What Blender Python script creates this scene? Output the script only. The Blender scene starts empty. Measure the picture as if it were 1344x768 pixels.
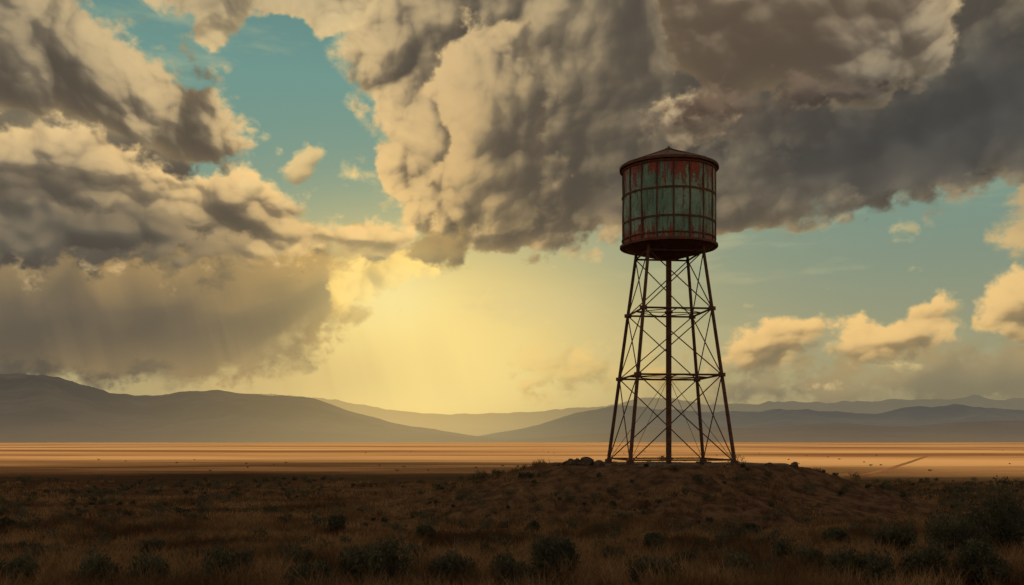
import bpy, math, random, time
import numpy as np
from mathutils import Vector
random.seed(7); rng=np.random.default_rng(7)
scene=bpy.context.scene
W,H,F=1344.,768.,1307.
HY=578.
EYE=4.0
T0=time.time()
# ------------------------------------------------------------ node helper
class NT:
    def __init__(s,tree): s.t=tree; s.n=tree.nodes; s.l=tree.links
    def node(s,typ,**kw):
        n=s.n.new(typ)
        for k,v in kw.items(): setattr(n,k,v)
        return n
    def put(s,sock,v):
        if v is None: return
        if isinstance(v,bpy.types.NodeSocket): s.l.new(v,sock)
        else:
            if isinstance(v,(tuple,list)):
                if len(sock.default_value)==4 and len(v)==3: v=(*v,1)
            sock.default_value=v
    def m(s,op,a,b=None,c=None,clamp=False):
        n=s.node('ShaderNodeMath',operation=op); n.use_clamp=clamp
        for i,v in enumerate((a,b,c)): s.put(n.inputs[i],v)
        return n.outputs[0]
    def v(s,op,a,b=None,c=None):
        n=s.node('ShaderNodeVectorMath',operation=op)
        s.put(n.inputs[0],a)
        if op=='SCALE': s.put(n.inputs[3],b)
        else:
            s.put(n.inputs[1],b); s.put(n.inputs[2],c)
        return n.outputs[1] if op in('DOT_PRODUCT','LENGTH','DISTANCE') else n.outputs[0]
    def ss(s,x,a,b,lo=0.,hi=1.):
        n=s.node('ShaderNodeMapRange',interpolation_type='SMOOTHSTEP')
        s.put(n.inputs[0],x); s.put(n.inputs[1],a); s.put(n.inputs[2],b); s.put(n.inputs[3],lo); s.put(n.inputs[4],hi)
        return n.outputs[0]
    def lin(s,x,a,b,lo=0.,hi=1.):
        n=s.node('ShaderNodeMapRange'); n.clamp=True
        s.put(n.inputs[0],x); s.put(n.inputs[1],a); s.put(n.inputs[2],b); s.put(n.inputs[3],lo); s.put(n.inputs[4],hi)
        return n.outputs[0]
    def mix(s,f,a,b,bt='MIX'):
        n=s.node('ShaderNodeMix',data_type='RGBA',blend_type=bt)
        s.put(n.inputs[0],f); s.put(n.inputs[6],a); s.put(n.inputs[7],b)
        return n.outputs[2]
    def noise(s,vec,scale,detail=4,rough=.5,dim='3D',dist=0.,col=False):
        n=s.node('ShaderNodeTexNoise',noise_dimensions=dim)
        s.put(n.inputs['Vector'],vec); n.inputs['Scale'].default_value=scale
        n.inputs['Detail'].default_value=detail; n.inputs['Roughness'].default_value=rough
        n.inputs['Distortion'].default_value=dist
        return n.outputs['Color'] if col else n.outputs['Fac']
    def sep(s,v):
        n=s.node('ShaderNodeSeparateXYZ'); s.put(n.inputs[0],v); return n.outputs
    def comb(s,x,y,z):
        n=s.node('ShaderNodeCombineXYZ')
        for i,v in enumerate((x,y,z)): s.put(n.inputs[i],v)
        return n.outputs[0]
def lin(r,g,b):
    f=lambda c:((c/255)/12.92 if c<=10 else (((c/255)+.055)/1.055)**2.4)
    return (f(r),f(g),f(b))
# ------------------------------------------------------------ numpy noise
def hsh(i,j,s):
    a=(i.astype(np.int64)*374761393+j.astype(np.int64)*668265263+s*974634777)&0xffffffff
    a=((a^(a>>13))*1274126177)&0xffffffff
    a=a^(a>>16)
    return (a&0xffff)/65535.
def vnoise(x,y,s=0):
    i=np.floor(x);j=np.floor(y);fx=x-i;fy=y-j
    fx=fx*fx*fx*(fx*(fx*6-15)+10); fy=fy*fy*fy*(fy*(fy*6-15)+10)
    i=i.astype(np.int64); j=j.astype(np.int64)
    a=hsh(i,j,s);b_=hsh(i+1,j,s);c=hsh(i,j+1,s);d=hsh(i+1,j+1,s)
    return (a*(1-fx)+b_*fx)*(1-fy)+(c*(1-fx)+d*fx)*fy
def fbm(x,y,o=5,s=0,g=.5,ridge=False):
    r=0;a=1;t=0
    for k in range(o):
        n=vnoise(x,y,s+k)
        if ridge: n=1-np.abs(2*n-1)
        r=r+a*n;t+=a;a*=g
        x,y=(x*1.6-y*1.2)+3.1,(x*1.2+y*1.6)+7.7
    return r/t
def sst(x,a,b):
    t=np.clip((x-a)/(b-a),0,1); return t*t*(3-2*t)
# ------------------------------------------------------------ SKY: clouds computed in azimuth / elevation
SUN_AZ,SUN_EL=-18.,27.
def ae(px,py):
    a=math.atan((px-W/2)/F); e=math.atan((HY-py)/F*math.cos(a)); return (a*1307,e*1307)
AX0,AX1,EY0,EY1=-1140,1140,-24,1032
NX,NY=AX1-AX0,EY1-EY0
gx=np.arange(AX0,AX1)+.5; gy=np.arange(EY0,EY1)+.5
SX,SY=np.meshgrid(gx,gy)
def worley(x,y,s):
    ix=np.floor(x).astype(np.int64); iy=np.floor(y).astype(np.int64); best=np.zeros(x.shape,np.float32)
    for a in(-1,0,1):
        for b in(-1,0,1):
            i=ix+a;j=iy+b
            px=i+.1+.8*hsh(i,j,s); py=j+.1+.8*hsh(i,j,s+71); r2=.5+.75*hsh(i,j,s+153)
            best=np.maximum(best,(1-((x-px)**2+(y-py)**2)/r2)*(.45+.55*r2))
    return best
wx=(fbm(SX/230,SY/230,3,101)-.5)*60; wy=(fbm(SX/230,SY/230,3,131)-.5)*60
wx2=(fbm(SX/40,SY/40,4,161)-.5)*18; wy2=(fbm(SX/40,SY/40,4,191)-.5)*18
XA,YA=SX+wx+wx2,SY+wy+wy2
cells=[140,76,40,22,12]; wts=[1.05,1.,.86,.66,.48]
BF=0
for k,c in enumerate(cells):
    BF=BF+worley(XA/c+k*3.7,YA/(c*.84)+k*9.1,200+k)*c*.40*wts[k]
BF=BF.astype(np.float32); BF-=BF.mean(); BFs=BF.std()
FB=(fbm(SX/150,SY/110,7,300,.55)-.5).astype(np.float32); FB/=FB.std()
WF=(fbm(SX/26+wx2*.05,SY/20,5,350,.6)-.5).astype(np.float32); WF/=WF.std()
print('NOISE',time.time()-T0)
def box(a,r,ax):
    p=[(0,0),(0,0)]; p[ax]=(r+1,r); c=np.cumsum(np.pad(a,p,'edge'),axis=ax,dtype=np.float64)
    n=a.shape[ax]
    if ax==0: return ((c[2*r+1:2*r+1+n]-c[:n])/(2*r+1)).astype(np.float32)
    return ((c[:,2*r+1:2*r+1+n]-c[:,:n])/(2*r+1)).astype(np.float32)
def blur(a,s):
    r=max(1,int(round(s)))
    if r>=12:
        f=4; ny,nx=a.shape[0]//f*f,a.shape[1]//f*f
        q=a[:ny,:nx].reshape(ny//f,f,nx//f,f).mean((1,3)); q=blur(q,r/f)
        return upto(q,f,a.shape)
    for _ in range(2): a=box(box(a,r,0),r,1)
    return a
def upto(a,f,shape):
    ny,nx=a.shape; xi=(np.arange(shape[1])+.5)/f-.5; yi=(np.arange(shape[0])+.5)/f-.5
    x0=np.clip(np.floor(xi).astype(int),0,max(nx-2,0)); y0=np.clip(np.floor(yi).astype(int),0,max(ny-2,0))
    fx=np.clip(xi-x0,0,1).astype(np.float32); fy=np.clip(yi-y0,0,1).astype(np.float32)
    r=a[:,x0]*(1-fx)+a[:,np.minimum(x0+1,nx-1)]*fx
    return r[y0]*(1-fy)[:,None]+r[np.minimum(y0+1,ny-1)]*fy[:,None]
def blob(px,py,rx,ry):
    c=ae(px,py); return np.exp(-(((SX-c[0])/rx)**2+((SY-c[1])/ry)**2)).astype(np.float32)
def sdf(pts,xs_,ys_):
    f=4
    X,Y=np.meshgrid(xs_[::f]+1.5,ys_[::f]+1.5); d=np.full(X.shape,1e9); ins=np.zeros(X.shape,bool)
    for (x0,y0),(x1,y1) in zip(pts,pts[1:]+pts[:1]):
        ex,ey=x1-x0,y1-y0; t=np.clip(((X-x0)*ex+(Y-y0)*ey)/(ex*ex+ey*ey+1e-9),0,1)
        d=np.minimum(d,(X-x0-t*ex)**2+(Y-y0-t*ey)**2)
        c=((y0>Y)!=(y1>Y))&(X<(x1-x0)*(Y-y0)/(y1-y0+1e-9)+x0); ins^=c
    d=np.sqrt(d); return upto(np.where(ins,d,-d).astype(np.float32),f,(len(ys_),len(xs_)))
def refl(n,shift,a,b):
    i=(np.arange(a,b)+shift)%(2*n); return np.where(i<n,i,2*n-1-i)
def C3(*c): return np.array(c,np.float32)/255.
def mixa(a,b,t): return a*(1-t[...,None])+b*t[...,None]
# clear sky
gv=np.clip(SY/600,0,1)
stops=[(0,(150,136,98)),(.08,(166,153,112)),(.2,(154,152,120)),(.38,(130,146,128)),(.55,(118,148,136)),(.75,(112,150,141)),(1.,(92,130,128))]
sky=np.stack([np.interp(gv,[s[0] for s in stops],[s[1][k]/255. for s in stops]) for k in range(3)],-1).astype(np.float32)
sky=mixa(sky,C3(230,200,130),np.clip(blob(560,450,340,170)*.88,0,1))
sky=mixa(sky,C3(255,228,144),np.clip(blob(530,480,215,130)*1.0,0,1))
col=sky
def ramp3(v,d,m,l):
    v=np.clip(v,0,1)[...,None]
    return np.where(v<.5,d+(m-d)*(v*2),m+(l-m)*(v*2-1))
LM=np.clip(.38+.45*blob(430,200,300,200)+.6*blob(520,370,170,100)+.5*blob(1150,400,350,110)+.42*blob(1160,30,200,70)+.28*blob(620,60,170,130)+.2*blob(40,110,120,80),0,1.0)
DKM=np.clip(.78*blob(1290,150,240,100)+.20*blob(100,320,300,60)+.18*blob(900,200,200,60),0,1)
WARM=(.9*blob(520,330,380,230)+.35*blob(1150,420,300,100))
def layer(poly,amp=22,soft=9,R=60,hb=1.,light=(-.55,.6,.55),dark=(62,58,54),mid=(112,103,90),lit=(214,194,150),glow=.0,gw=14,roll=(0,0),gain=1.,op=1.,wisp=.5,fine=1.,grow=None,flat=0.,inner=70,bias=0.):
    pts=[ae(*p) for p in poly]; mg=70+int(amp*3)
    x0=int(max(0,min(p[0] for p in pts)-mg-AX0)); x1=int(min(NX,max(p[0] for p in pts)+mg-AX0))
    y0=int(max(0,min(p[1] for p in pts)-mg-EY0)); y1=int(min(NY,max(p[1] for p in pts)+mg-EY0))
    if x1-x0<8 or y1-y0<8: return
    sl=(slice(y0,y1),slice(x0,x1)); ix=np.ix_(refl(NY,roll[0],y0,y1),refl(NX,roll[1],x0,x1))
    b=BF[ix]; fb=FB[ix]; wf=WF[ix]; lm=LM[sl]; dkm=DKM[sl]
    s=sdf(pts,gx[x0:x1],gy[y0:y1])+(amp*.35 if grow is None else grow)
    d=s+amp*(.75*b/BFs+.55*fb)
    sf=soft*(1+wisp*3.5*np.clip(fb+.1,0,2))
    al=sst(d+wf*np.minimum(sf,30)*.28,0,sf)*op
    Hh=R*(1-np.exp(-np.maximum(d,0)/R))*1.15+b*hb
    if fine<1: Hh=blur(Hh,3/fine)
    l=np.array(light,float); l/=np.linalg.norm(l)
    def lam(Z):
        g1,g0=np.gradient(Z); nn=1/np.sqrt(1+g0*g0+g1*g1); return (-g0*l[0]-g1*l[1]+l[2])*nn-l[2]*.8
    H6=blur(Hh,5); H24=blur(Hh,22)
    vf=.21*lam(blur(Hh,1))+np.clip((Hh-H6)/8,-1,1)*.13
    vm=.38*lam(H6)+np.clip((Hh-H24)/28,-1,1)*.20
    g1b,g0b=np.gradient(H24); vb=.38*(-g0b*l[0]-g1b*l[1])
    deep=sst(d,10,inner)
    edge=np.exp(-np.maximum(d,0)/32)*.32*(.25+lm)
    v=.36+bias+vf*(1-.5*deep)+vm*(1-.2*deep)+vb+.05*fb+edge-.05*deep*(1+flat)
    v=v*gain*(.52+lm)*(1-.40*dkm)
    v=np.where(v>.55,.55+.45*(1-np.exp(-(v-.55)/.45)),v)
    v=np.where(v<.2,.2*np.exp((v-.2)/.2),v)
    dk,md,lt=C3(*dark),C3(*mid),C3(*lit)
    c=ramp3(v,dk,md,lt)
    c=mixa(c,C3(76,78,77)*(.75+.5*np.clip(v,0,1))[...,None],np.clip(dkm*.8,0,1))
    wt_=np.clip(WARM[sl],0,1)[...,None]*(.4+.6*np.clip(v,0,1))[...,None]
    c=c*(1+wt_*np.array([.11,.035,-.10],np.float32))
    if glow: c=mixa(c,np.clip(lt*C3(278,262,232),0,1.1),np.clip(np.exp(-np.maximum(d,0)/gw)*glow*(.3+lm),0,1))
    col[sl]=mixa(col[sl],c,al.astype(np.float32))
BIG=-2500
w=sst(fbm(SX/260+9,SY/60,6,500,.6),.50,.75)*(.10+.5*blob(1150,330,300,60)+.35*blob(640,400,120,30)+.35*blob(330,60,200,90)+.3*blob(400,200,100,80))
col=mixa(col,C3(214,196,146),np.clip(w,0,.6).astype(np.float32))
GOLD=(236,201,138)
layer([(905,520),(930,478),(1010,470),(1120,455),(1260,445),(1420,430),(2000,400),(2000,560),(905,548)],9,34,60,.4,mid=(136,124,98),dark=(114,108,90),lit=(174,152,110),roll=(50,300),op=.75,fine=.5)
layer([(640,505),(680,458),(740,436),(790,447),(830,460),(900,470),(900,515),(740,515)],12,26,40,.6,mid=(190,163,106),dark=(164,145,100),lit=(244,211,138),roll=(150,30),op=.8,gain=1.1)
for i,pl in enumerate([[(930,480),(958,450),(988,432),(1005,416),(1030,408),(1052,414),(1080,402),(1098,424),(1085,450),(1040,474),(990,486)],
  [(1092,452),(1104,418),(1135,408),(1150,428),(1170,428),(1195,402),(1230,390),(1260,406),(1268,444),(1200,468),(1120,468)],
  [(1270,445),(1286,395),(1310,364),(1344,350),(1420,335),(1500,400),(1400,450),(1330,445)]]):
    layer(pl,8,12,24,.8,mid=(154,134,98),dark=(122,112,90),lit=GOLD,light=(-.35,.75,.5),roll=(200+90*i,500*i),gain=1.15,glow=.25,gw=7,grow=3)
layer([(1300,330),(1312,280),(1340,236),(1420,215),(1500,250),(1480,335),(1350,342)],9,9,30,.8,mid=(144,128,100),dark=(104,96,80),lit=GOLD,roll=(420,120),gain=1.05,glow=.25)
for (x,y,rx,ry) in [(1080,376,22,4),(1190,298,17,5),(1248,350,42,5),(622,392,32,7),(1205,352,14,4),(640,405,20,4),(965,400,24,3),(1290,360,26,4),(1080,505,50,5),(1180,480,60,5),(600,378,16,4),(690,420,26,4)]:
    layer([(x-rx,y+ry*.3),(x-rx*.4,y-ry),(x+rx*.5,y-ry*.8),(x+rx,y),(x+rx*.3,y+ry),(x-rx*.5,y+ry)],3.5,9,12,.3,mid=(190,170,120),dark=(150,140,110),lit=(240,212,150),roll=(int(x),int(y)),op=.7,gain=1.2,grow=-1)
# soft backing bank on the left, closing gaps behind the cumulus
layer([(-1500,BIG),(-1500,520),(0,512),(240,514),(345,508),(400,486),(440,440),(470,380),(520,335),(480,305),(400,293),(330,275),(250,252),(265,215),(295,185),(275,150),(215,90),(165,50),(80,10),(-300,BIG)],12,24,90,.6,mid=(118,108,90),dark=(86,80,71),lit=(194,172,126),roll=(150,1500),fine=.6,wisp=.4)
# rain-dark mass
layer([(-1500,320),(0,320),(250,310),(430,322),(500,340),(494,380),(458,425),(428,455),(402,488),(350,508),(240,512),(100,505),(0,505),(-1500,520)],11,26,90,.4,mid=(112,101,84),dark=(91,84,74),lit=(180,152,104),roll=(330,700),glow=.6,gw=30,fine=.4,wisp=.8,flat=.5)
# centre and right mass
layer([(440,-60),(462,60),(472,120),(498,175),(488,225),(524,262),(560,300),(578,336),(640,347),(710,338),(790,314),(860,304),(960,306),(1050,292),(1150,278),(1250,264),(1344,225),(1500,190),(2200,150),(2200,BIG),(320,BIG)],20,10,80,1.2,mid=(128,115,94),dark=(83,76,67),lit=(222,196,147),light=(-.7,.4,.6),roll=(0,0),glow=.5,inner=110)
layer([(560,60),(610,20),(680,40),(720,110),(700,180),(735,230),(700,290),(640,320),(575,300),(555,240),(585,180),(545,120)],15,12,50,1.1,mid=(124,112,92),dark=(87,79,69),lit=(214,187,140),light=(-.7,.45,.55),roll=(200,1900),glow=.25,gw=10)
# slate belly at the right
layer([(720,335),(770,230),(850,190),(950,195),(1080,180),(1180,130),(1270,60),(1400,0),(2200,-300),(2200,140),(1500,180),(1344,215),(1250,255),(1150,266),(1050,280),(960,292),(860,296),(790,306)],16,30,120,.8,mid=(103,95,83),dark=(77,72,66),lit=(166,147,116),light=(-.4,-.3,.6),roll=(350,400),fine=.6,flat=.5)
# shelf at the top right
layer([(850,190),(862,150),(890,110),(860,60),(840,-40),(800,-300),(1150,-500),(1290,-200),(1270,0),(1264,45),(1240,78),(1200,108),(1150,138),(1080,143),(1000,163),(930,180)],13,10,70,1.1,mid=(131,115,94),dark=(92,79,65),lit=(214,189,146),light=(.35,.8,.5),roll=(500,250),glow=.35,inner=90,gain=1.05,bias=.05)
layer([(850,190),(870,150),(920,125),(990,105),(1060,100),(1130,98),(1200,104),(1150,140),(1080,147),(1000,167),(930,182)],11,18,40,.9,mid=(98,80,66),dark=(76,62,52),lit=(140,116,92),light=(.35,.8,.5),roll=(60,1250),inner=60)
# top-left masses
layer([(205,BIG),(150,-60),(180,10),(232,48),(290,74),(340,68),(385,54),(425,80),(456,48),(500,-40),(600,BIG)],13,10,60,1.1,mid=(148,134,107),dark=(104,96,82),lit=(228,205,156),light=(-.2,-.45,.7),roll=(620,900),glow=.45,grow=3)
layer([(-1500,BIG),(-1500,160),(0,165),(60,170),(120,165),(180,210),(232,240),(290,218),(326,184),(310,148),(278,110),(238,76),(200,48),(152,20),(115,-10),(70,-90),(-100,BIG)],16,10,70,1.2,mid=(120,109,91),dark=(84,76,66),lit=(224,198,149),light=(.6,.45,.55),roll=(730,1300),glow=.45,inner=90,grow=2)
# left-middle bank
layer([(-1500,200),(-300,185),(0,172),(60,166),(108,152),(152,195),(197,228),(240,246),(285,230),(335,238),(368,264),(412,272),(452,286),(502,298),(550,312),(520,335),(450,338),(380,344),(300,342),(200,352),(100,340),(0,352),(-300,370),(-1500,390)],13,10,50,1.15,mid=(124,112,93),dark=(84,77,68),lit=(238,208,154),light=(.25,.8,.5),roll=(880,1650),glow=.7,grow=3)
layer([(-1500,265),(0,262),(60,240),(120,262),(200,268),(270,285),(330,305),(300,335),(200,345),(0,350),(-1500,370)],12,16,50,1.,mid=(106,98,85),dark=(82,76,68),lit=(178,156,120),light=(.3,.7,.6),roll=(100,640),fine=.8)
# glowing ragged edge by the sun
layer([(430,350),(480,328),(540,322),(578,345),(550,368),(532,394),(502,416),(470,424),(440,444),(422,400)],14,14,26,1.1,mid=(200,162,92),dark=(128,108,76),lit=(255,226,142),light=(.6,.2,.5),roll=(300,200),glow=.6,gw=12,gain=.92,grow=6)
layer([(425,417),(450,402),(490,394),(530,400),(566,410),(520,420),(470,423)],5,10,14,.5,mid=(124,106,76),dark=(98,87,68),lit=(190,158,96),roll=(40,900),grow=4)
layer([(530,335),(560,308),(604,314),(600,344),(560,348)],7,12,14,.6,mid=(100,92,79),dark=(76,71,64),lit=(156,136,100),roll=(70,1000),grow=4)
layer([(366,226),(378,202),(400,186),(428,188),(444,206),(424,212),(406,230),(388,240)],9,12,16,.7,mid=(170,150,112),dark=(128,116,96),lit=(232,206,154),roll=(640,240),gain=1.0,grow=3,op=.9)
layer([(446,226),(470,210),(510,222),(522,264),(490,272),(460,250)],9,13,18,.8,mid=(174,149,106),dark=(124,110,88),lit=(238,212,154),roll=(240,1200),gain=1.0,glow=.3,grow=3)
for (x,y,rx,ry) in [(350,178,12,6),(366,200,8,5),(438,248,14,8),(398,256,22,8),(330,246,20,10)]:
    layer([(x-rx,y+ry*.3),(x-rx*.4,y-ry),(x+rx*.5,y-ry*.8),(x+rx,y),(x+rx*.3,y+ry),(x-rx*.5,y+ry)],4,9,12,.4,mid=(180,162,122),dark=(140,130,106),lit=(236,212,160),roll=(int(x),int(y)),op=.8,gain=1.1)
# soft rain curtain and diffuse light below the left bank
cx,cy=ae(500,350); ang=np.arctan2(SY-cy,SX-cx); rr=np.hypot(SX-cx,SY-cy)
ray=sst(vnoise(ang*8,ang*0+3.3,7)*.75+vnoise(ang*17,ang*0+1.3,8)*.25,.2,.9)
m_=ray*np.exp(-((ang+2.15)/.60)**2)*np.exp(-(rr/330)**2)*sst(rr,40,220)
col=mixa(col,C3(232,200,134),np.clip(m_*.30,0,1).astype(np.float32))
cur=fbm((SX+SY*.25)/38,SY/420,4,640)
col=mixa(col,C3(96,88,76),np.clip((cur-.42)*1.2*blob(170,440,260,70),0,.35).astype(np.float32))
col=mixa(col,C3(176,152,106),np.clip((.55-cur)*1.2*blob(300,470,220,60),0,.35).astype(np.float32))
g_=blob(515,425,175,105); col=mixa(col,C3(255,222,134),np.clip(g_*.46,0,1))
g_=blob(512,388,68,50); col=mixa(col,C3(255,240,170),np.clip(g_*.48,0,1))
col=mixa(col,C3(196,166,110),np.clip(blob(340,495,180,46)*.45,0,1))
hz=(1-sst(SY,-5,75))*.6
hc=mixa(np.broadcast_to(C3(140,126,98),col.shape),C3(255,216,130),np.clip(blob(545,560,270,400),0,1))
col=col*(1-hz[...,None])+hc*hz[...,None]
col=np.clip(col,0,1.2)
lc=np.where(col<=.04045,col/12.92,((np.maximum(col,0)+.055)/1.055)**2.4)
pix=np.ones((NY,NX,4),np.float32); pix[...,:3]=lc
img=bpy.data.images.new('computed_sky',NX,NY,alpha=False,float_buffer=True)
img.colorspace_settings.name='Non-Color'
img.pixels.foreach_set(pix.ravel()); img.update(); img.pack()
print('SKY',time.time()-T0)
world=bpy.data.worlds.new("World"); scene.world=world; world.use_nodes=True
wt=world.node_tree; wt.nodes.clear(); N=NT(wt)
D=N.node('ShaderNodeTexCoord').outputs['Generated']
x,y,z=N.sep(D)[0:3]
az=N.m('MULTIPLY',N.m('ARCTAN2',x,y),1307.); el=N.m('MULTIPLY',N.m('ARCSINE',z),1307.)
u=N.m('DIVIDE',N.m('SUBTRACT',az,float(AX0)),float(NX)); v=N.m('DIVIDE',N.m('SUBTRACT',el,float(EY0)),float(NY))
it=N.node('ShaderNodeTexImage'); it.image=img; it.extension='EXTEND'; it.interpolation='Linear'
N.put(it.inputs[0],N.comb(u,v,0.))
nis=N.node('ShaderNodeTexSky',sky_type='NISHITA'); nis.sun_disc=False
nis.sun_elevation=math.radians(SUN_EL); nis.sun_rotation=math.radians(SUN_AZ); nis.dust_density=3.0
nc=N.mix(1.,nis.outputs[0],(.05,.05,.05),'MULTIPLY')
cn=N.noise(D,3.,4,.6)
rest=N.mix(N.ss(cn,.38,.56),nc,N.mix(N.ss(cn,.45,.75),lin(180,165,138),lin(106,98,88)))
fu=N.m('MULTIPLY',N.ss(N.m('ABSOLUTE',az),940.,1130.,1.,0.),N.ss(el,860.,1020.,1.,0.))
colw=N.mix(fu,rest,it.outputs[0])
bg=N.node('ShaderNodeBackground'); N.put(bg.inputs[0],colw); bg.inputs[1].default_value=1.
N.l.new(bg.outputs[0],N.node('ShaderNodeOutputWorld').inputs[0])
# ------------------------------------------------------------ sun
sd=Vector((math.sin(math.radians(SUN_AZ))*math.cos(math.radians(SUN_EL)),math.cos(math.radians(SUN_AZ))*math.cos(math.radians(SUN_EL)),math.sin(math.radians(SUN_EL))))
L=bpy.data.lights.new('sun','SUN'); L.energy=5.0; L.angle=math.radians(.6); L.color=(1,.80,.52)
so=bpy.data.objects.new('sun',L); scene.collection.objects.link(so); so.rotation_euler=sd.to_track_quat('Z','Y').to_euler()
# ------------------------------------------------------------ camera
cam=bpy.data.cameras.new('camera'); co=bpy.data.objects.new('camera',cam); scene.collection.objects.link(co)
co.location=(0,0,EYE); co.rotation_euler=(math.radians(90),0,0)
cam.sensor_width=36; cam.lens=35.01; cam.shift_y=(HY-H/2)/W; cam.clip_end=30000; scene.camera=co
scene.view_settings.view_transform='Standard'; scene.view_settings.look='None'; scene.view_settings.exposure=0
def mesh(name,v,f,mat=None,smooth=True,parent=None):
    me=bpy.data.meshes.new(name)
    v=np.asarray(v,dtype=np.float32)
    if isinstance(f,np.ndarray):
        k=f.shape[1]; me.vertices.add(len(v)); me.vertices.foreach_set('co',v.ravel())
        me.loops.add(f.size); me.loops.foreach_set('vertex_index',f.astype(np.int32).ravel())
        me.polygons.add(len(f)); me.polygons.foreach_set('loop_start',np.arange(0,f.size,k,dtype=np.int32))
        me.polygons.foreach_set('loop_total',np.full(len(f),k,dtype=np.int32))
        me.update(calc_edges=True)
    else: me.from_pydata(v.tolist(),[],f); me.update()
    me.polygons.foreach_set('use_smooth',[smooth]*len(me.polygons))
    o=bpy.data.objects.new(name,me); scene.collection.objects.link(o)
    if mat: me.materials.append(mat)
    if parent: o.parent=parent
    return o
def grid_faces(nr,nc):
    i=np.arange(nr-1)[:,None]*nc+np.arange(nc-1)[None,:]
    i=i.ravel(); return np.stack([i,i+1,i+nc+1,i+nc],1)
# ------------------------------------------------------------ haze painted into materials as emission, by world position in metres
def newmat(name):
    m=bpy.data.materials.new(name); m.use_nodes=True; m.node_tree.nodes.clear(); return m,NT(m.node_tree)
def finish(M,col,rough=.9,bump=None,bstr=.3,bdist=.1,haze=None,spec=.2,metal=0.,hcol=(lin(96,91,84),lin(214,184,118)),lowk=.9,lowc=lin(128,108,82),diffuse=False,lowh=30.,lowm=.6,dr=.8):
    if diffuse:
        p=M.node('ShaderNodeBsdfDiffuse'); M.put(p.inputs[0],col); p.inputs[1].default_value=dr
    else:
        p=M.node('ShaderNodeBsdfPrincipled'); M.put(p.inputs['Base Color'],col); M.put(p.inputs['Roughness'],rough)
        p.inputs['Specular IOR Level'].default_value=spec; M.put(p.inputs['Metallic'],metal)
    if bump is not None:
        b=M.node('ShaderNodeBump'); M.put(b.inputs['Strength'],bstr); b.inputs['Distance'].default_value=bdist
        M.put(b.inputs['Height'],bump); M.l.new(b.outputs[0],p.inputs['Normal'])
    out=p.outputs[0]
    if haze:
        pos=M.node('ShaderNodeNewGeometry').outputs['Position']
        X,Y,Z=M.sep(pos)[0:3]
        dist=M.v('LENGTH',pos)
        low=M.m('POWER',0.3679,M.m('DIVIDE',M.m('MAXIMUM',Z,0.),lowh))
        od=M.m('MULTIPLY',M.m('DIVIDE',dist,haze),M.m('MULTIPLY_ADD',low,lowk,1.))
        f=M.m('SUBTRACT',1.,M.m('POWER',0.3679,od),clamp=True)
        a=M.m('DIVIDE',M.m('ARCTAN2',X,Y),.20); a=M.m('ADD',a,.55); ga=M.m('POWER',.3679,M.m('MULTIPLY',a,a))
        hc=M.mix(ga,hcol[0],hcol[1]); hc=M.mix(M.m('MULTIPLY',low,lowm),hc,M.mix(M.m('MULTIPLY',ga,.7),lowc,hcol[1]))  # golden glow towards the sun painted into the haze colour
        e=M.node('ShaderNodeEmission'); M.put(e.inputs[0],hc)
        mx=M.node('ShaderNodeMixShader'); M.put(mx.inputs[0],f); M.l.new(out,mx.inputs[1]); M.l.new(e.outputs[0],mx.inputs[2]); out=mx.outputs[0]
    M.l.new(out,M.node('ShaderNodeOutputMaterial').inputs[0])
# ------------------------------------------------------------ ground
TX,TY=9.6,61.
MTOP=EYE-1.45
def mound(x,y):
    dx=(x-TX+.3); dy=(y-TY)
    w=np.where(dx<0,16.,17.)
    wob=1+.14*(fbm(x*.12,y*.12,4,11)-.5)*2
    r=np.sqrt((dx/w)**2+(dy/14.5)**2)/wob
    t=np.clip((1-r)/.54,0,1)
    prof=t**1.2*(1-.10*np.sin(t*math.pi))
    flat=np.clip(prof,0,1)
    ap=.25*np.exp(-((dx/26)**2+(dy/18)**2)*1.2)
    gul=(fbm(np.arctan2(dy,dx)*6,r*1.8,5,21,ridge=True)-.55)*.85*np.sin(np.clip(t,0,1)*math.pi)
    return (MTOP-.35)*flat+ap*(1-flat)+.35*flat+gul
def gz(x,y):
    x=np.asarray(x,float); y=np.asarray(y,float)
    near=np.exp(-((np.hypot(x,y-30))/80)**2)
    fade=1-sst(np.maximum(np.abs(x-TX-.0)/7.4,np.abs(y-TY)/6.),.85,1.1)
    z=((fbm(x*.06,y*.06,5,3)-.60)*.7+(fbm(x*.5,y*.5,4,5)-.5)*.36)*near*(1-fade*.9)
    return z+mound(x,y)
n=620
t=np.linspace(-1,1,n)
def sp(t,a,c,ext):
    k=a; s=np.sinh(k*t)/math.sinh(k); return c+s*ext
xs=sp(t,7.2,4,7000); ys=sp(t,7.2,50,7000)
Xg,Yg=np.meshgrid(xs,ys); Zg=gz(Xg,Yg)
mg,M=newmat('dry_ground')
pos=M.node('ShaderNodeNewGeometry').outputs['Position']
X,Y,Z=M.sep(pos)[0:3]
ps=M.v('MULTIPLY',pos,(.3,1.,1.))
big=M.noise(ps,.008,5,.55); mid=M.noise(ps,.05,6,.6); fine=M.noise(pos,1.3,8,.65); tiny=M.noise(pos,9.,5,.7)
soil=M.mix(M.ss(fine,.35,.68),(.042,.024,.016),(.14,.075,.042))
soil=M.mix(M.ss(M.noise(pos,.25,6,.6),.42,.62,0.,.8),soil,(.18,.088,.046))
lit_straw=M.mix(M.ss(mid,.3,.7),(.36,.18,.072),(.54,.29,.12))
lit_straw=M.mix(M.ss(M.noise(ps,.010,6,.6),.44,.57,0.,.8),lit_straw,(.17,.078,.034))  # dark streaks paint patchy shadow into the colour
lit_straw=M.mix(M.ss(big,.45,.58,0.,.85),lit_straw,(.72,.42,.185))  # bright streaks paint sunlit patches into the colour
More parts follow.
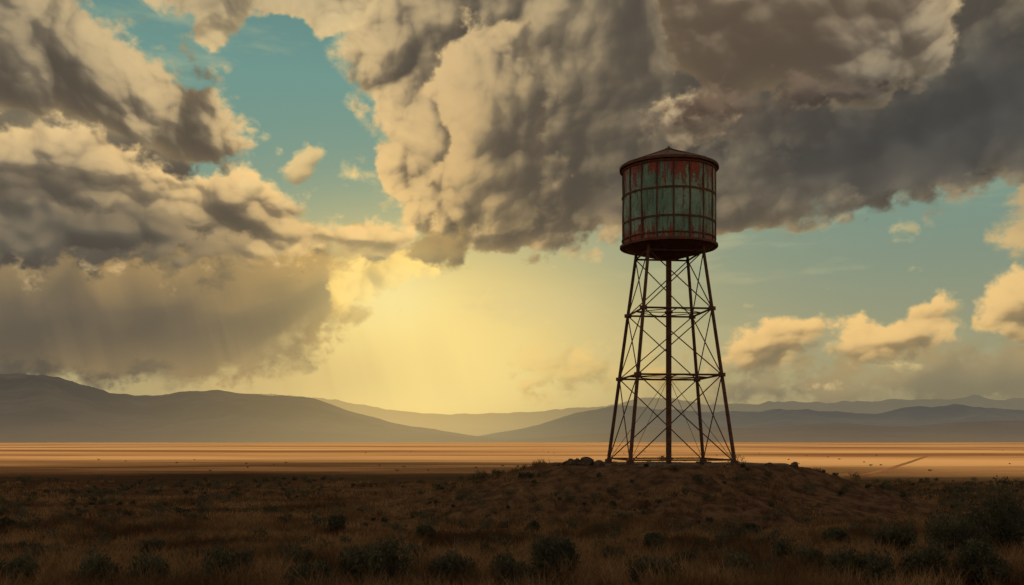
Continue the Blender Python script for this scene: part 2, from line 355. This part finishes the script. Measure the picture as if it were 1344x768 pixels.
shade_brown=M.mix(M.ss(mid,.4,.6),(.034,.018,.011),(.085,.042,.022))
dist_=M.v('LENGTH',pos)
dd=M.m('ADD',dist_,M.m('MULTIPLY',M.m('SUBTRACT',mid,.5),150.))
dd=M.m('ADD',dd,M.m('MULTIPLY',M.m('MINIMUM',M.m('MAXIMUM',M.m('SUBTRACT',X,12.),0.),70.),1.8))  # brings the painted sunlit tone nearer on the right
col_=M.mix(M.ss(dd,75.,105.),soil,shade_brown)  # dark tone stands in for shade, softening the shadow edge
col_=M.mix(M.ss(dd,108.,270.),col_,lit_straw)  # sunlit brightness of the far plain put into the colour
md_=M.v('LENGTH',M.v('MULTIPLY',M.v('SUBTRACT',pos,(TX,TY,0.)),(1/24.,1/19.,0.)))
col_=M.mix(M.ss(md_,.75,1.,1.,0.),col_,M.mix(M.ss(fine,.35,.65),(.058,.032,.020),(.20,.11,.060)))
col_=M.mix(M.m('MULTIPLY',M.ss(tiny,.3,.7,.35,0.),M.ss(dist_,100.,220.,1.,.3)),col_,(.02,.012,.008))
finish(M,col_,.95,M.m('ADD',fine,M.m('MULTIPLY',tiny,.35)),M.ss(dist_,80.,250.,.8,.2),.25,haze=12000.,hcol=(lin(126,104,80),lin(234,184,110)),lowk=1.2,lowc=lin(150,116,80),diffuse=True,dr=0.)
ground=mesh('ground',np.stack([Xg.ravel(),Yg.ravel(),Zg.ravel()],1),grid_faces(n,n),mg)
# ------------------------------------------------------------ hills
def hill_mat(name,c1,c2,hz,hcol,lowh=55.):
    m,M=newmat(name); pos=M.node('ShaderNodeNewGeometry').outputs['Position']
    a=M.noise(pos,.004,7,.6); b=M.noise(pos,.02,6,.6)
    col=M.mix(M.ss(a,.38,.62),c1,c2); col=M.mix(M.ss(b,.4,.7,0.,.5),col,(.02,.018,.015))
    finish(M,col,1.,b,.7,16.,haze=hz,hcol=hcol,lowk=3.0,diffuse=True,lowh=lowh,lowm=.8); return m  # distance haze and base mist are emission painted over the hill colour
def hills(name,pts,D,depth,mat,seed,rough=.3,step=9.):
    px=np.array([p[0] for p in pts],float); py=np.array([p[1] for p in pts],float)
    xw=(px-W/2)/F*D; hw=(HY-py)/F*D+EYE
    x=np.arange(xw[0],xw[-1],step)
    base=np.interp(x,xw,hw)
    kk=np.ones(15)/15; base=np.convolve(np.pad(base,7,'edge'),kk,'valid')
    m=170; tt=np.linspace(-1,1,m)
    yy=D+tt*depth
    XX,YY=np.meshgrid(x,yy); BB=np.broadcast_to(base,XX.shape)
    cs=1-np.abs(tt)**1.1; cs=cs[:,None]
    er=fbm(XX/330,YY/520,6,seed,.5,ridge=True)
    ZZ=BB*cs*(1+(er-.62)*rough*2.9*(1-cs*.72))-4
    sc=XX*(YY/D)
    return mesh(name,np.stack([sc.ravel(),YY.ravel(),ZZ.ravel()],1),grid_faces(m,len(x)),mat)
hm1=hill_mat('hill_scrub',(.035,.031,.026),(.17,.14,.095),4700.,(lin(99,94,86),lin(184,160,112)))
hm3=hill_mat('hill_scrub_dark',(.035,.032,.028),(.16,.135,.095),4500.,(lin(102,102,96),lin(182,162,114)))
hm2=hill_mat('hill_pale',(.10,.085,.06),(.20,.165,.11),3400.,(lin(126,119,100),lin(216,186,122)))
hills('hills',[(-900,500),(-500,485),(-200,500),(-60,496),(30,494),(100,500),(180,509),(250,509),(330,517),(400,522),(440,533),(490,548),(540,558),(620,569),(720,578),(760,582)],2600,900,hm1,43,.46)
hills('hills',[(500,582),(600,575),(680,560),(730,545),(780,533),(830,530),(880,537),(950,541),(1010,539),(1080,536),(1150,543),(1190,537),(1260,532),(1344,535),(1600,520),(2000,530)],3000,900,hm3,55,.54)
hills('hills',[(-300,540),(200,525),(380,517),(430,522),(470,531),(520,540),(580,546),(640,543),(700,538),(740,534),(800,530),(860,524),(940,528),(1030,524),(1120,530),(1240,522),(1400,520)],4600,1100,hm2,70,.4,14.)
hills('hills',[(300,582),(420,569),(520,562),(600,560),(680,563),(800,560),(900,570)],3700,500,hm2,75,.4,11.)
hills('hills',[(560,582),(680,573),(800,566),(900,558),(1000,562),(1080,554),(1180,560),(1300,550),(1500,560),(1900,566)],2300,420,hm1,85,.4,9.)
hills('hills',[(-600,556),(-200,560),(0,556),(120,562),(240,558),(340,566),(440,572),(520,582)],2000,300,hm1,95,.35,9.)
# ------------------------------------------------------------ unseen cloud mesh added above the frame to shade the foreground
mc,M=newmat('shade_cloud_surface'); pos=M.node('ShaderNodeNewGeometry').outputs['Position']
finish(M,M.mix(M.noise(pos,.02,6,.6),(.45,.43,.4),(.8,.78,.75)),1.,M.noise(pos,.03,6,.6),1.,8.)
def shade_cloud(cx,cy,rx,ry,t=900.,seed=0,th=16):
    c=Vector((cx,cy,0))+sd*t
    a,bn=192,48
    th_=np.linspace(0,2*np.pi,a); ph=np.linspace(-np.pi/2,np.pi/2,bn)
    A,Pp=np.meshgrid(th_,ph)
    x=np.cos(A)*np.cos(Pp); y=np.sin(A)*np.cos(Pp); z=np.sin(Pp)
    ang=1+.26*(fbm(np.cos(A)*3.2+9,np.sin(A)*3.2+9,5,seed)-.5)*2
    sx=np.sign(x)*np.abs(x)**.6; sy=np.sign(y)*np.abs(y)**.6
    bl=fbm(x*4+z*3+20,y*4-z*3+20,4,seed+4,ridge=True)
    X=c.x+sx*rx*ang; Y=c.y+sy*ry*ang; Z=c.z+z*th*(.6+bl)+np.where(z>0,bl*th*.8,0)
    return mesh('shade_cloud',np.stack([X.ravel(),Y.ravel(),Z.ravel()],1),grid_faces(bn,a),mc)
shade_cloud(15,38,100,60,seed=5)
# ------------------------------------------------------------ water tower
tower=bpy.data.objects.new('water_tower',None); scene.collection.objects.link(tower); tower.location=(TX,TY,0)
def z_at(py): return EYE+(HY-py)/F*TY
def rust_mat(name,c1,c2,c3,scale=3.):
    m,M=newmat(name); pos=M.node('ShaderNodeTexCoord').outputs['Object']
    a=M.noise(pos,scale,6,.65); b=M.noise(pos,scale*6,4,.6)
    col=M.mix(M.ss(a,.35,.65),c1,c2); col=M.mix(M.ss(b,.5,.75),col,c3)
    finish(M,col,.8,b,.4,.02,spec=.3); return m
steel=rust_mat('rusty_steel',(.085,.040,.025),(.17,.072,.040),(.045,.026,.019))
mt,M=newmat('peeling_green_paint')
pos=M.node('ShaderNodeTexCoord').outputs['Object']; X,Y,Z=M.sep(pos)[0:3]
zt,zb=z_at(223),z_at(325)
hgt=M.lin(Z,zb,zt)
drip=M.noise(M.v('MULTIPLY',pos,(3.0,3.0,.40)),1.3,7,.64)
patch=M.noise(M.v('ADD',pos,(3.3,1.2,5.)),.42,6,.6)
fine=M.noise(pos,7.,6,.65)
green=M.mix(M.ss(patch,.35,.65),(.14,.29,.22),(.32,.47,.35))
green=M.mix(M.ss(fine,.4,.75,0.,.65),green,(.12,.15,.10))
top=M.ss(hgt,.45,1.,0.,.14); bot=M.ss(hgt,.30,0.,0.,.14)
rm=M.m('ADD',M.m('ADD',M.m('ADD',M.m('MULTIPLY',drip,.70),M.m('MULTIPLY',patch,.30)),top),bot)
rm=M.m('ADD',rm,M.m('MULTIPLY',M.m('SUBTRACT',fine,.5),.22))
red=M.mix(M.ss(fine,.35,.7),(.38,.055,.035),(.18,.065,.036))
c=M.mix(M.ss(rm,.595,.615),green,red)
c=M.mix(M.ss(M.m('ABSOLUTE',M.m('SUBTRACT',rm,.593)),0.,.018,.6,0.),c,(.10,.055,.035))
c=M.mix(M.ss(M.noise(M.v('MULTIPLY',pos,(4.,4.,.45)),1.6,6,.6),.49,.64,0.,.75),c,(.10,.052,.032))
finish(M,c,.6,M.m('ADD',rm,M.m('MULTIPLY',fine,.2)),.6,.05,spec=.35)
class Geo:
    def __init__(s): s.v=[];s.f=[]
    def tube(s,p0,p1,r,n=6,r1=None):
        p0=Vector(p0);p1=Vector(p1);d=(p1-p0).normalized()
        a=d.orthogonal().normalized();b=d.cross(a); k=len(s.v); r1=r if r1 is None else r1
        for p,rr in((p0,r),(p1,r1)):
            for i in range(n):
                t=2*math.pi*i/n; s.v.append(p+a*math.cos(t)*rr+b*math.sin(t)*rr)
        for i in range(n): s.f.append((k+i,k+(i+1)%n,k+n+(i+1)%n,k+n+i))
        s.f.append(tuple(k+i for i in reversed(range(n)))); s.f.append(tuple(k+n+i for i in range(n)))
    def box(s,c,sx,sy,sz,rot=0):
        k=len(s.v);cr,sr=math.cos(rot),math.sin(rot)
        for dz in(-1,1):
            for dx,dy in((-1,-1),(1,-1),(1,1),(-1,1)):
                x=dx*sx/2;y=dy*sy/2; s.v.append(Vector((c[0]+x*cr-y*sr,c[1]+x*sr+y*cr,c[2]+dz*sz/2)))
        for q in((0,3,2,1),(4,5,6,7),(0,1,5,4),(1,2,6,5),(2,3,7,6),(3,0,4,7)): s.f.append(tuple(k+i for i in q))
    def lathe(s,prof,n=72,wob=0.,closed=False):
        k=len(s.v); m=len(prof)
        for i in range(n):
            t=2*math.pi*i/n
            for (r,z) in prof:
                rr=r+(wob*(math.sin(7*t+z*2.3)+.7*math.sin(13*t-z*1.7)) if r>.5 else 0)
                s.v.append(Vector((rr*math.cos(t),rr*math.sin(t),z)))
        for i in range(n):
            for j in range(m-1 if not closed else m):
                a=k+i*m+j;b=k+i*m+(j+1)%m;c=k+((i+1)%n)*m+(j+1)%m;d=k+((i+1)%n)*m+j
                s.f.append((a,d,c,b))
    def make(s,name,mat,smooth=False,parent=tower):
        return mesh(name,[tuple(v) for v in s.v],s.f,mat,smooth,parent)
R=2.80
nz=28
G_=Geo(); G_.lathe([(R,zb+(zt-zb)*i/nz) for i in range(nz+1)],120,.016); G_.make('tank_wall',mt,True)
G_=Geo(); G_.lathe([(R-.01,zb),(R*.75,zb-.28),(R*.4,zb-.55),(.45,zb-.75),(.02,zb-.78)],72); G_.make('tank_bottom',steel,True)
G_=Geo()
def hoop(z,r,w,hh): G_.lathe([(r,z-hh/2),(r+w,z-hh/2),(r+w,z+hh/2),(r,z+hh/2)],96,.012,True)
hoop(zt+.02,R-.05,.26,.13); hoop(zt-.16,R-.02,.10,.07)
hoop(zb+.02,R-.05,.22,.14); hoop(zb+.42,R-.02,.09,.07)
for k in (.29,.64): hoop(zb+(zt-zb)*k,R-.02,.075,.10)
G_.make('tank_hoops',steel)
G_=Geo(); ns=18
for i in range(ns):
    t=2*math.pi*(i+.35)/ns
    G_.box(((R+.02)*math.cos(t),(R+.02)*math.sin(t),(zb+zt)/2),.07,.085,zt-zb-.1,t)
G_.make('tank_seams',steel)
zr=zt+.08; zp=zr+1.16
G_=Geo(); G_.lathe([(R+.20,zr),(R+.2,zr+.04),(.22,zp-.05),(.0,zp)],72); G_.make('roof',rust_mat('roof_rust',(.12,.06,.04),(.18,.11,.08),(.06,.035,.025),1.2),False)
G_=Geo()
for i in range(14):
    t=2*math.pi*i/14; G_.tube((R*1.05*math.cos(t),R*1.05*math.sin(t),zr+.06),(.2*math.cos(t),.2*math.sin(t),zp-.0),.035,5)
G_.lathe([(0,zp-.1),(.24,zp-.1),(.26,zp+.03),(.1,zp+.10),(.04,zp+.2),(0,zp+.22)],16)
G_.make('roof_ribs',steel)
rot=math.radians(6)
zbase=z_at(608); ztop=zb-.12
rb,rtp=4.42,2.32
def leg(i,z):
    k=(z-zbase)/(ztop-zbase); r=rb+(rtp-rb)*k; a=math.radians(45+90*i)+rot
    return Vector((r*math.cos(a),r*math.sin(a),z))
G_=Geo()
for i in range(4):
    G_.tube(leg(i,zbase-.3),leg(i,ztop+.15),.115,8,.095)
G_.make('legs',steel)
rings=[zbase+.25,z_at(495),z_at(410),ztop-.35]
G_=Geo()
for kz,zz in enumerate(rings):
    for i in range(4):
        a_,b_=leg(i,zz),leg((i+1)%4,zz)
        G_.tube(a_,b_,.06 if kz else .05,6)
        if kz in(1,2): G_.tube((0,0,zz),(a_+b_)/2,.03,5); G_.tube((a_+b_)/2,(leg((i+1)%4,zz)+leg((i+2)%4,zz))/2,.028,5)
G_.make('horizontal_struts',steel)
G_=Geo()
lv=[zbase+.1,(zbase+.1+rings[1])/2-.1,rings[1],(rings[1]+rings[2])/2,rings[2],(rings[2]+rings[3])/2,rings[3]]
for (z0,z1) in ((lv[0],lv[2]),(lv[2],lv[4]),(lv[4],lv[6])):
    for i in range(4):
        G_.tube(leg(i,z0),leg((i+1)%4,z1),.036,5); G_.tube(leg((i+1)%4,z0),leg(i,z1),.036,5)
for i in range(4):
    G_.tube((0,0,lv[2]),leg(i,lv[0]),.018,4)
G_.make('cross_braces',steel)
G_=Geo()
for q in range(3):
    for i in range(4):
        p=leg(i,lv[q*2]); G_.box(p,.32,.32,.22,math.radians(45+90*i)+rot)
for i in range(4):
    p=leg(i,zbase-.12); G_.box(p,.8,.8,.3,rot)
G_.make('gusset_plates',steel)
G_=Geo()
G_.tube((0,0,zbase-.3),(0,0,zb-.5),.17,14)
for zz in [zbase+.3]+rings[1:]+[zb-.75]: G_.tube((0,0,zz-.06),(0,0,zz+.06),.25,14)
G_.make('riser_pipe',steel,False)
G_=Geo()
for i in range(4):
    G_.tube(leg(i,ztop),leg((i+1)%4,ztop),.11,6)
G_.make('tank_support_beams',steel)
# ------------------------------------------------------------ rock ledge / foundation
mr,M=newmat('weathered_stone'); pos=M.node('ShaderNodeNewGeometry').outputs['Position']
a=M.noise(pos,1.1,7,.6); b=M.noise(pos,7.,5,.6)
finish(M,M.mix(M.ss(a,.35,.65),(.06,.042,.028),(.15,.105,.07)),.95,M.m('ADD',a,M.m('MULTIPLY',b,.4)),1.,.15)
na=90
vv=[];ff=[]
for i in range(na):
    t=2*math.pi*i/na
    k=(abs(math.cos(t))**3.+abs(math.sin(t))**3.)**(-1/3.)
    w=1+.05*(random.random()-.5)+.03*math.sin(5*t)
    for rr,zz in((1.03,-.45),(1.0,-.02),(.97,.03),(.0,.05)):
        vv.append((TX+.35+7.0*k*w*rr*math.cos(t),TY+5.2*k*w*rr*math.sin(t),zbase-.08+zz+(.03*math.sin(9*t) if rr else 0)))
for i in range(na):
    for j in range(3):
        a0=i*4+j;b0=((i+1)%na)*4+j; ff.append((a0,b0,b0+1,a0+1))
mesh('stone_foundation',vv,ff,mr,False)
import bmesh
def rock(x,y,s,sz=.7,seed=0,dz=0.):
    bm=bmesh.new(); bmesh.ops.create_icosphere(bm,subdivisions=3,radius=1)
    for v_ in bm.verts:
        c=v_.co; k=.7+.6*float(fbm(np.array(c.x*1.5+seed+9),np.array(c.y*1.5+c.z*1.3+9),3,seed,ridge=True))-.1
        c*=k; c.x=round(c.x*3.2)/3.2*.45+c.x*.55; c.z=round(c.z*3)/3*.4+c.z*.6
    me=bpy.data.meshes.new('rock'); bm.to_mesh(me); bm.free(); me.materials.append(mr)
    o=bpy.data.objects.new('rock',me); scene.collection.objects.link(o)
    o.location=(x,y,float(gz(x,y))+s*.2*sz+dz); o.scale=(s,s*.8,s*sz); o.rotation_euler=(0,0,seed*1.7)
for i,(x_,y_,s_) in enumerate([(4.3,57.6,.6),(3.6,57.9,.5),(5.0,57.2,.42),(3.2,58.4,.33),(5.9,56.4,.3),(2.6,58.,.28),(14.5,56.2,.25),(16.3,57.5,.3),(8.2,55.3,.2),(11.7,55.0,.2)]):
    rock(x_,y_,s_,.7,i+1)
# ------------------------------------------------------------ dirt tracks
def trackmat(name,c1,c2):
    mp,M=newmat(name); pos=M.node('ShaderNodeNewGeometry').outputs['Position']
    a=M.noise(pos,.9,6,.6)
    finish(M,M.mix(a,c1,c2),1.,a,.5,.1,diffuse=True,dr=0.); return mp
mp1=trackmat('packed_dirt',(.18,.085,.038),(.36,.18,.08)); mp2=trackmat('packed_dirt_dark',(.08,.043,.023),(.20,.11,.06))
def track(pts,w,mat,name='dirt_track',lift=.03):
    pp=np.array(pts,float)
    seg=[]
    for i in range(len(pp)-1):
        for k in range(14): seg.append(pp[i]+(pp[i+1]-pp[i])*k/14)
    seg.append(pp[-1]); seg=np.array(seg)
    for _ in range(3): seg[1:-1]=(seg[:-2]+seg[1:-1]*2+seg[2:])/4
    d=np.gradient(seg,axis=0); nrm=np.stack([-d[:,1],d[:,0]],1); nrm/=np.linalg.norm(nrm,axis=1)[:,None]
    rows=[]
    for k in np.linspace(-1,1,7):
        q=seg+nrm*(k*w/2*(1+.3*(fbm(seg[:,0]*.5,seg[:,1]*.5+k,3,3)[:,None]-.5))); zz=gz(q[:,0],q[:,1])+lift*(1-abs(k)**4*1.6)
        rows.append(np.stack([q[:,0],q[:,1],zz],1))
    v=np.concatenate(rows); mesh(name,v,grid_faces(7,len(seg)),mat)
def gp(px,py):
    d=EYE*F/(py-HY); return ((px-W/2)/F*d,d)
track([gp(1096,634),gp(1125,626),gp(1160,617),gp(1190,608),gp(1216,599)],1.3,mp1,lift=.05)
track([(10.2,55.),(11.2,51.5),(13.,48.5),(16.,45.)],.6,mp2,lift=.04)
# ------------------------------------------------------------ grass
def grass(name,n_t,ylo,yhi,mat,hmul,bl,wid,dens=None,seed=1):
    r=np.random.default_rng(seed)
    y=ylo+(yhi-ylo)*r.random(n_t*3)**1.25; x=(r.random(n_t*3)*2-1)*(y*.56+4)
    d=fbm(x*.16,y*.22,4,seed+50)
    if dens is not None: d=d+dens(x,y)
    d=d-.12*(np.hypot((x-TX)/17,(y-TY)/15)<1)
    keep=d+r.random(len(x))*.22>.56; x=x[keep][:n_t];y=y[keep][:n_t]
    onp=(np.abs(x-TX)<7.5)&(np.abs(y-TY)<5.6); x=x[~onp];y=y[~onp]
    k=len(x); ts=.5+r.random(k)*.8
    xb=np.repeat(x,bl)+r.normal(0,.11,k*bl)*np.repeat(ts,bl); yb=np.repeat(y,bl)+r.normal(0,.11,k*bl)*np.repeat(ts,bl)
    zb_=gz(xb,yb)-.03
    hh=np.repeat(ts,bl)*hmul*(.5+.7*r.random(k*bl)); an=r.random(k*bl)*2*np.pi; ln=hh*(.15+.55*r.random(k*bl))
    fa=r.random(k*bl)*np.pi; wx=np.cos(fa)*wid; wy=np.sin(fa)*wid
    dx=np.cos(an)*ln; dy=np.sin(an)*ln
    v=np.stack([np.stack([xb-wx,yb-wy,zb_],1),np.stack([xb+wx,yb+wy,zb_],1),
      np.stack([xb+dx*.4+wx*.7,yb+dy*.4+wy*.7,zb_+hh*.6],1),np.stack([xb+dx*.4-wx*.7,yb+dy*.4-wy*.7,zb_+hh*.6],1),
      np.stack([xb+dx,yb+dy,zb_+hh],1)],1)
    m_=len(xb); i=np.arange(m_)*5
    q=np.stack([i,i+1,i+2,i+3],1)
    me_v=v.reshape(-1,3)
    t4=np.stack([i+3,i+2,i+4],1)
    me=bpy.data.meshes.new(name); me.vertices.add(len(me_v)); me.vertices.foreach_set('co',me_v.astype(np.float32).ravel())
    lp=np.concatenate([q.ravel(),t4.ravel()]).astype(np.int32); me.loops.add(len(lp)); me.loops.foreach_set('vertex_index',lp)
    st=np.concatenate([np.arange(m_)*4,m_*4+np.arange(m_)*3]).astype(np.int32); me.polygons.add(2*m_)
    me.polygons.foreach_set('loop_start',st); me.polygons.foreach_set('loop_total',np.concatenate([np.full(m_,4),np.full(m_,3)]).astype(np.int32))
    me.update(calc_edges=True); me.materials.append(mat)
    o=bpy.data.objects.new(name,me); scene.collection.objects.link(o)
def leaf_mat(name,c1,c2,c3,sc=.35):
    m,M=newmat(name); pos=M.node('ShaderNodeNewGeometry').outputs['Position']
    a=M.noise(pos,sc,4,.6); b=M.noise(pos,6.,3,.6)
    col=M.mix(M.ss(a,.38,.62),c1,c2); col=M.mix(M.ss(b,.4,.7,0.,.7),col,c3)
    d=M.node('ShaderNodeBsdfDiffuse'); M.put(d.inputs[0],col); t=M.node('ShaderNodeBsdfTranslucent'); M.put(t.inputs[0],col)
    mx=M.node('ShaderNodeMixShader'); mx.inputs[0].default_value=.35; M.l.new(d.outputs[0],mx.inputs[1]); M.l.new(t.outputs[0],mx.inputs[2])
    M.l.new(mx.outputs[0],M.node('ShaderNodeOutputMaterial').inputs[0]); return m
gm=leaf_mat('dry_grass',(.13,.070,.035),(.48,.28,.13),(.06,.037,.022),.22)
sm=leaf_mat('sage_leaves',(.078,.078,.050),(.17,.155,.092),(.048,.043,.030),1.2)
leftb=lambda x,y: .24*np.exp(-((x+7)/8)**2)*(y<40)-.0008*(y-25)+.02
grass('grass',14000,18,48,gm,.42,20,.011,leftb,1)
grass('grass',9000,36,95,gm,.3,12,.018,lambda x,y:-.03+0*x,2)
grass('grass',3400,19.,32,gm,.80,34,.011,lambda x,y:.14*np.exp(-((x+5)/7)**2),9)
# ------------------------------------------------------------ shrubs
def shrub_geo(x,y,s,hs,n,r,leaf=.05,bv=None):
    zc=float(gz(x,y))
    nl=9; lob=[]
    for i in range(nl):
        a=r.random()*6.28; q=r.random()**.5*.62; lob.append((math.cos(a)*q,math.sin(a)*q,.35+.45*r.random()*(1-q*.6),.28+.2*r.random()))
    k=r.integers(0,nl,n); L_=np.array(lob)[k]
    d=r.normal(size=(n,3)); d/=np.linalg.norm(d,axis=1)[:,None]; rad=L_[:,3]*(r.random(n)**.4)
    c=L_[:,:3]+d*rad[:,None]; c[:,2]=np.abs(c[:,2])
    c*=np.array([s,s,hs]); c+=np.array([x,y,zc])
    a=r.normal(size=(n,3)); a/=np.linalg.norm(a,axis=1)[:,None]; a[:,2]=np.abs(a[:,2])+.3
    b=np.cross(a,r.normal(size=(n,3))); b/=np.linalg.norm(b,axis=1)[:,None]
    ll=leaf*(.6+.9*r.random(n))[:,None]
    return np.stack([c-b*ll*.3,c+a*ll,c+b*ll*.3,c-a*ll*.35],1).reshape(-1,3)
def shrub(px,py,wpx,hpx,n=2600,leaf=.07):
    d=EYE*F/(py-HY); x=(px-W/2)/F*d
    s=wpx/F*d/2; hs=hpx/F*d
    v=shrub_geo(x,d,s,hs,n,rng,leaf); f=np.arange(len(v)).reshape(-1,4)
    o=mesh('shrub',v,f,sm,False)
    g_=Geo(); z0=float(gz(x,d))
    for i in range(12):
        a=rng.random()*6.28;q=s*.6*rng.random()+.1; g_.tube((x,d,z0-.05),(x+math.cos(a)*q,d+math.sin(a)*q,z0+hs*(.5+.3*rng.random())),.022,4,.006)
    t=g_.make('stems',steel,False,None); t.parent=o
for a in [(490,775,115,78,5200),(735,772,86,64,4200),(1250,748,100,80,4800),(1315,742,130,108,6200),(1035,752,58,46),(1175,735,60,46),(440,706,34,26),(805,752,50,38),(590,772,80,46,3200),(8,700,26,18),(1100,722,36,26),(985,706,30,20),(300,772,84,52,3400),(900,760,60,38),(640,738,46,30),(60,745,60,40),(200,728,38,26),(1330,700,40,34),(1280,715,56,42),(120,776,96,56,3600),(980,778,80,50,3200),(1130,780,110,62,4000),(700,706,28,18),(560,714,34,22),(395,745,50,34),(860,722,38,24),(1215,775,76,60,3400),(20,775,76,60,3400),(1075,762,60,44),(675,778,76,50,3000),(860,782,80,50,3000),(1290,778,110,70,4200),(410,780,80,50,3000),(200,782,80,50,3000),(545,748,44,30),(260,742,44,30)]:
    shrub(*a)
vs=[]; r=np.random.default_rng(4)
for i in range(1900):
    y_=21+80*r.random()**1.35; x_=(r.random()*2-1)*(y_*.56+3)
    if abs(x_-TX)<8 and abs(y_-TY)<6: continue
    if fbm(np.array(x_*.1+5),np.array(y_*.1),3,77)<.40: continue
    s_=.14+.56*r.random()**2; vs.append(shrub_geo(x_,y_,s_,s_*1.05,250,r,.05))
for i in range(120):
    y_=95+300*r.random()**1.5; x_=(r.random()*2-1)*(y_*.56+3)
    if fbm(np.array(x_*.02+5),np.array(y_*.03),4,78)<.5: continue
    s_=.18+.2*r.random()**2; vs.append(shrub_geo(x_,y_,s_*1.3,s_*.7,46,r,.10))
v=np.concatenate(vs); mesh('scrub',v,np.arange(len(v)).reshape(-1,4),sm,False)
